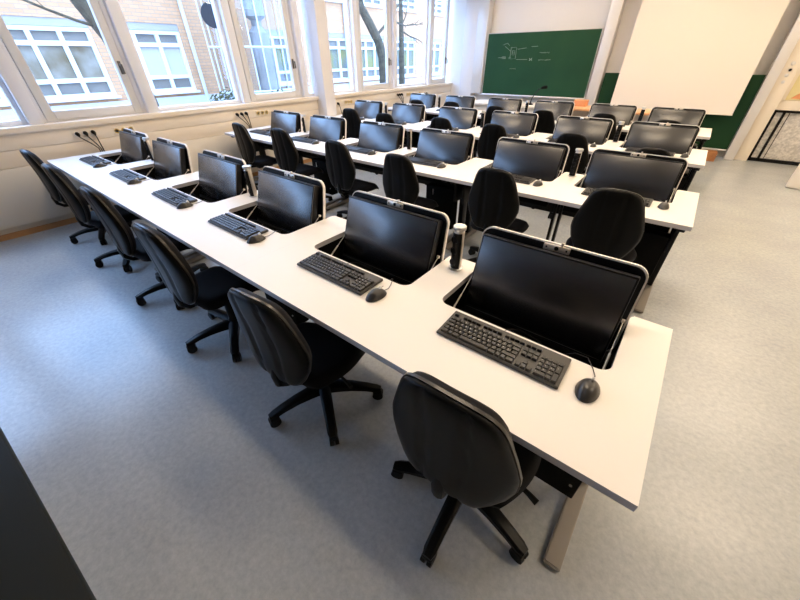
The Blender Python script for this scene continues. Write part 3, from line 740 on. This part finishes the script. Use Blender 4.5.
# glazed stair tower with a round dark disc
tw = empty('glazed_tower', (-12.4, 7.25, 0)); tag(tw, 'pale glazed tower with slim posts standing before the brick building', 'tower')
b = MB(); n = 14
for k in range(n + 1):
    a = -PI / 2 + PI * k / n
    b.cyl((.9 * math.cos(a), 1.6 * math.sin(a), 0), (.9 * math.cos(a), 1.6 * math.sin(a), 4.2), .02, None, 8)
for z in (.75, 1.9, 3.1, 4.2):
    b.tube([(.9 * math.cos(-PI / 2 + PI * k / n), 1.6 * math.sin(-PI / 2 + PI * k / n), z) for k in range(n + 1)], .03, 6)
b.build('frame', M['tower_frame'], tw)
b = MB()
pts = [(.86 * math.cos(-PI / 2 + PI * k / n), 1.56 * math.sin(-PI / 2 + PI * k / n)) for k in range(n + 1)]
b.prism(pts, 0, 4.2); b.build('glazing', M['tower_glass'], tw)
b = MB(); b.lathe([(.34, 0), (.34, 2.0), (.30, 2.3), (.16, 2.45), (.16, 2.6), (.32, 2.7), (.30, 3.2), (.14, 3.4), (.14, 4.1)], 20, (-.1, .25, 0)); b.cyl((-.2, -.75, 0), (-.2, -.75, 4.1), .10, None, 16); b.build('core', M['tower_in'], tw)
b = MB(); b.cyl((-11.48, 5.52, 2.56), (-11.40, 5.48, 2.56), .27, None, 32); b.cyl((-11.46, 5.52, 2.56), (-11.95, 5.75, 2.56), .025, None, 8)
tag(b.build('round_disc', M['disc']), 'round dark disc on an arm beside the pale glazed tower', 'disc')
b = MB()
for z in (2.9, 3.0): pass
# bare trees
def tree(loc, segs, lab, twigs, seed):
    rnd = random.Random(seed); t = empty('tree', loc); tag(t, lab, 'tree', 'trees in the courtyard')
    b = MB(); b.tube([p for p, _ in segs], [r for _, r in segs], 10); b.build('trunk', M['bark'], t)
    for (p, d, ln, r) in twigs:
        b = MB(); p = Vector(p); d = Vector(d).normalized(); pts = [p]; q = p.copy(); dd = d.copy()
        for k in range(6):
            dd = (dd + Vector((rnd.uniform(-.2, .2), rnd.uniform(-.25, .25), rnd.uniform(-.15, .2)))).normalized(); q = q + dd * ln / 6; pts.append(q.copy())
        b.tube(pts, [r * (1 - .13 * k) for k in range(7)], 6)
        for k in range(2, 6):
            for _ in range(2):
                e = (dd + Vector((rnd.uniform(-.7, .7), rnd.uniform(-.9, .9), rnd.uniform(-.6, .7)))).normalized(); s0 = pts[k]
                b.tube([s0, s0 + e * ln * .12, s0 + e * ln * .2 + Vector((0, rnd.uniform(-.1, .1), -.05)), s0 + e * ln * .32 + Vector((0, rnd.uniform(-.2, .2), -.12))], [r * .3, r * .22, r * .16, r * .08], 4)
        b.build('branch', M['bark'], t)
tree((-10.2, 2.62, 0), [((0, .14, 0), .24), ((0, .12, .9), .2), ((-.02, .05, 1.5), .17), ((0, -.1, 2.0), .16), ((.02, -.38, 2.6), .15), ((.05, -.62, 3.3), .13), ((.1, -.8, 4.4), .09)],
     'dark mossy tree trunk leaning behind the opening window closest to the desks', [((.02, -.38, 2.55), (0, -1, .35), 2.6, .045), ((0, -.15, 2.12), (.1, -1, .12), 2.6, .03), ((.03, -.5, 3.0), (.2, -.9, .4), 2.2, .04), ((.03, -.5, 2.9), (0, .9, .1), 2.0, .035)], 3)
tree((-10.5, 11.25, 0), [((.05, .16, 0), .22), ((.03, .14, 1.0), .19), ((.02, .1, 1.6), .17), ((0, -.1, 2.1), .16), ((.0, -.55, 2.6), .15), ((.05, -1.1, 3.1), .13), ((.1, -1.5, 4.2), .09)],
     'curved grey tree trunk seen through the windows beyond the pillar', [((0, -.2, 2.25), (0, 1, .6), 2.2, .05), ((0, -.6, 2.65), (.1, -.6, 1), 1.8, .035), ((.02, .9, 2.7), (0, 1, -.15), 1.8, .035)], 5)
tree((-10.8, 12.9, 0), [((0, .05, 0), .15), ((0, .04, 1.2), .12), ((.02, .0, 2.2), .1), ((.02, -.05, 3.6), .07)], 'slim upright tree trunk beside a window post near the blackboard', [((.02, 0, 2.45), (0, 1, -.1), 1.6, .035), ((.02, 0, 2.6), (0, .6, .7), 1.5, .03)], 8)
def shrub(loc, r, lab, seed):
    rnd = random.Random(seed); s = empty('shrub', loc); tag(s, lab, 'shrub', 'shrubs in the courtyard')
    b = MB()
    for k in range(420):
        v = Vector((rnd.gauss(0, 1), rnd.gauss(0, 1), abs(rnd.gauss(0, 1)))).normalized() * r * rnd.uniform(.5, 1) ; v.z *= 1.0
        n = Vector((rnd.uniform(-1, 1), rnd.uniform(-1, 1), rnd.uniform(-1, 1))).normalized(); a = n.orthogonal().normalized() * r * .09; c = n.cross(a)
        q = v + Vector((0, 0, r * .25)); p = [b.bm.verts.new(q + w) for w in (-a, c * .5, a, -c * .5)]; b.bm.faces.new(p)
    o = b.build('leaves', M['leaf'], s); o['kind'] = 'stuff'
    b = MB()
    for k in range(7):
        a = k * .9; b.tube([(0, 0, 0), (.2 * r * math.cos(a), .2 * r * math.sin(a), r * .5), (.6 * r * math.cos(a), .6 * r * math.sin(a), r * .95)], [.02, .014, .005], 5)
    b.build('stems', M['bark'], s)
shrub((-11.3, 5.35, 0), .76, 'low brownish shrub under the round dark disc', 1)
shrub((-10.4, 6.5, 0), .68, 'leafy shrub at the foot of the pale glazed tower', 2)
shrub((-10.7, 7.5, 0), .5, 'small shrub behind the second fixed window', 4)

# ------------------------------------------------------------------ light, camera, colour
w = bpy.data.worlds.new('sky'); bpy.context.scene.world = w; w.use_nodes = True
bg = w.node_tree.nodes['Background']; bg.inputs['Color'].default_value = (.36, .59, 1.0, 1); bg.inputs['Strength'].default_value = 9.5

cam = bpy.data.cameras.new('camera'); co = bpy.data.objects.new('camera', cam); C.objects.link(co)
cam.sensor_fit = 'HORIZONTAL'; cam.sensor_width = 36; cam.lens = 334.3062 / 800 * 36; cam.clip_start = .02; cam.clip_end = 200
co.location = (-.2171, -.617, 1.5982); co.rotation_euler = (.9436, .0084, .6671)
sc = bpy.context.scene; sc.camera = co
vs = sc.view_settings; vs.view_transform = 'Standard'; vs.look = 'None'; vs.gamma = 1; vs.use_curve_mapping = False; vs.exposure = 0.14
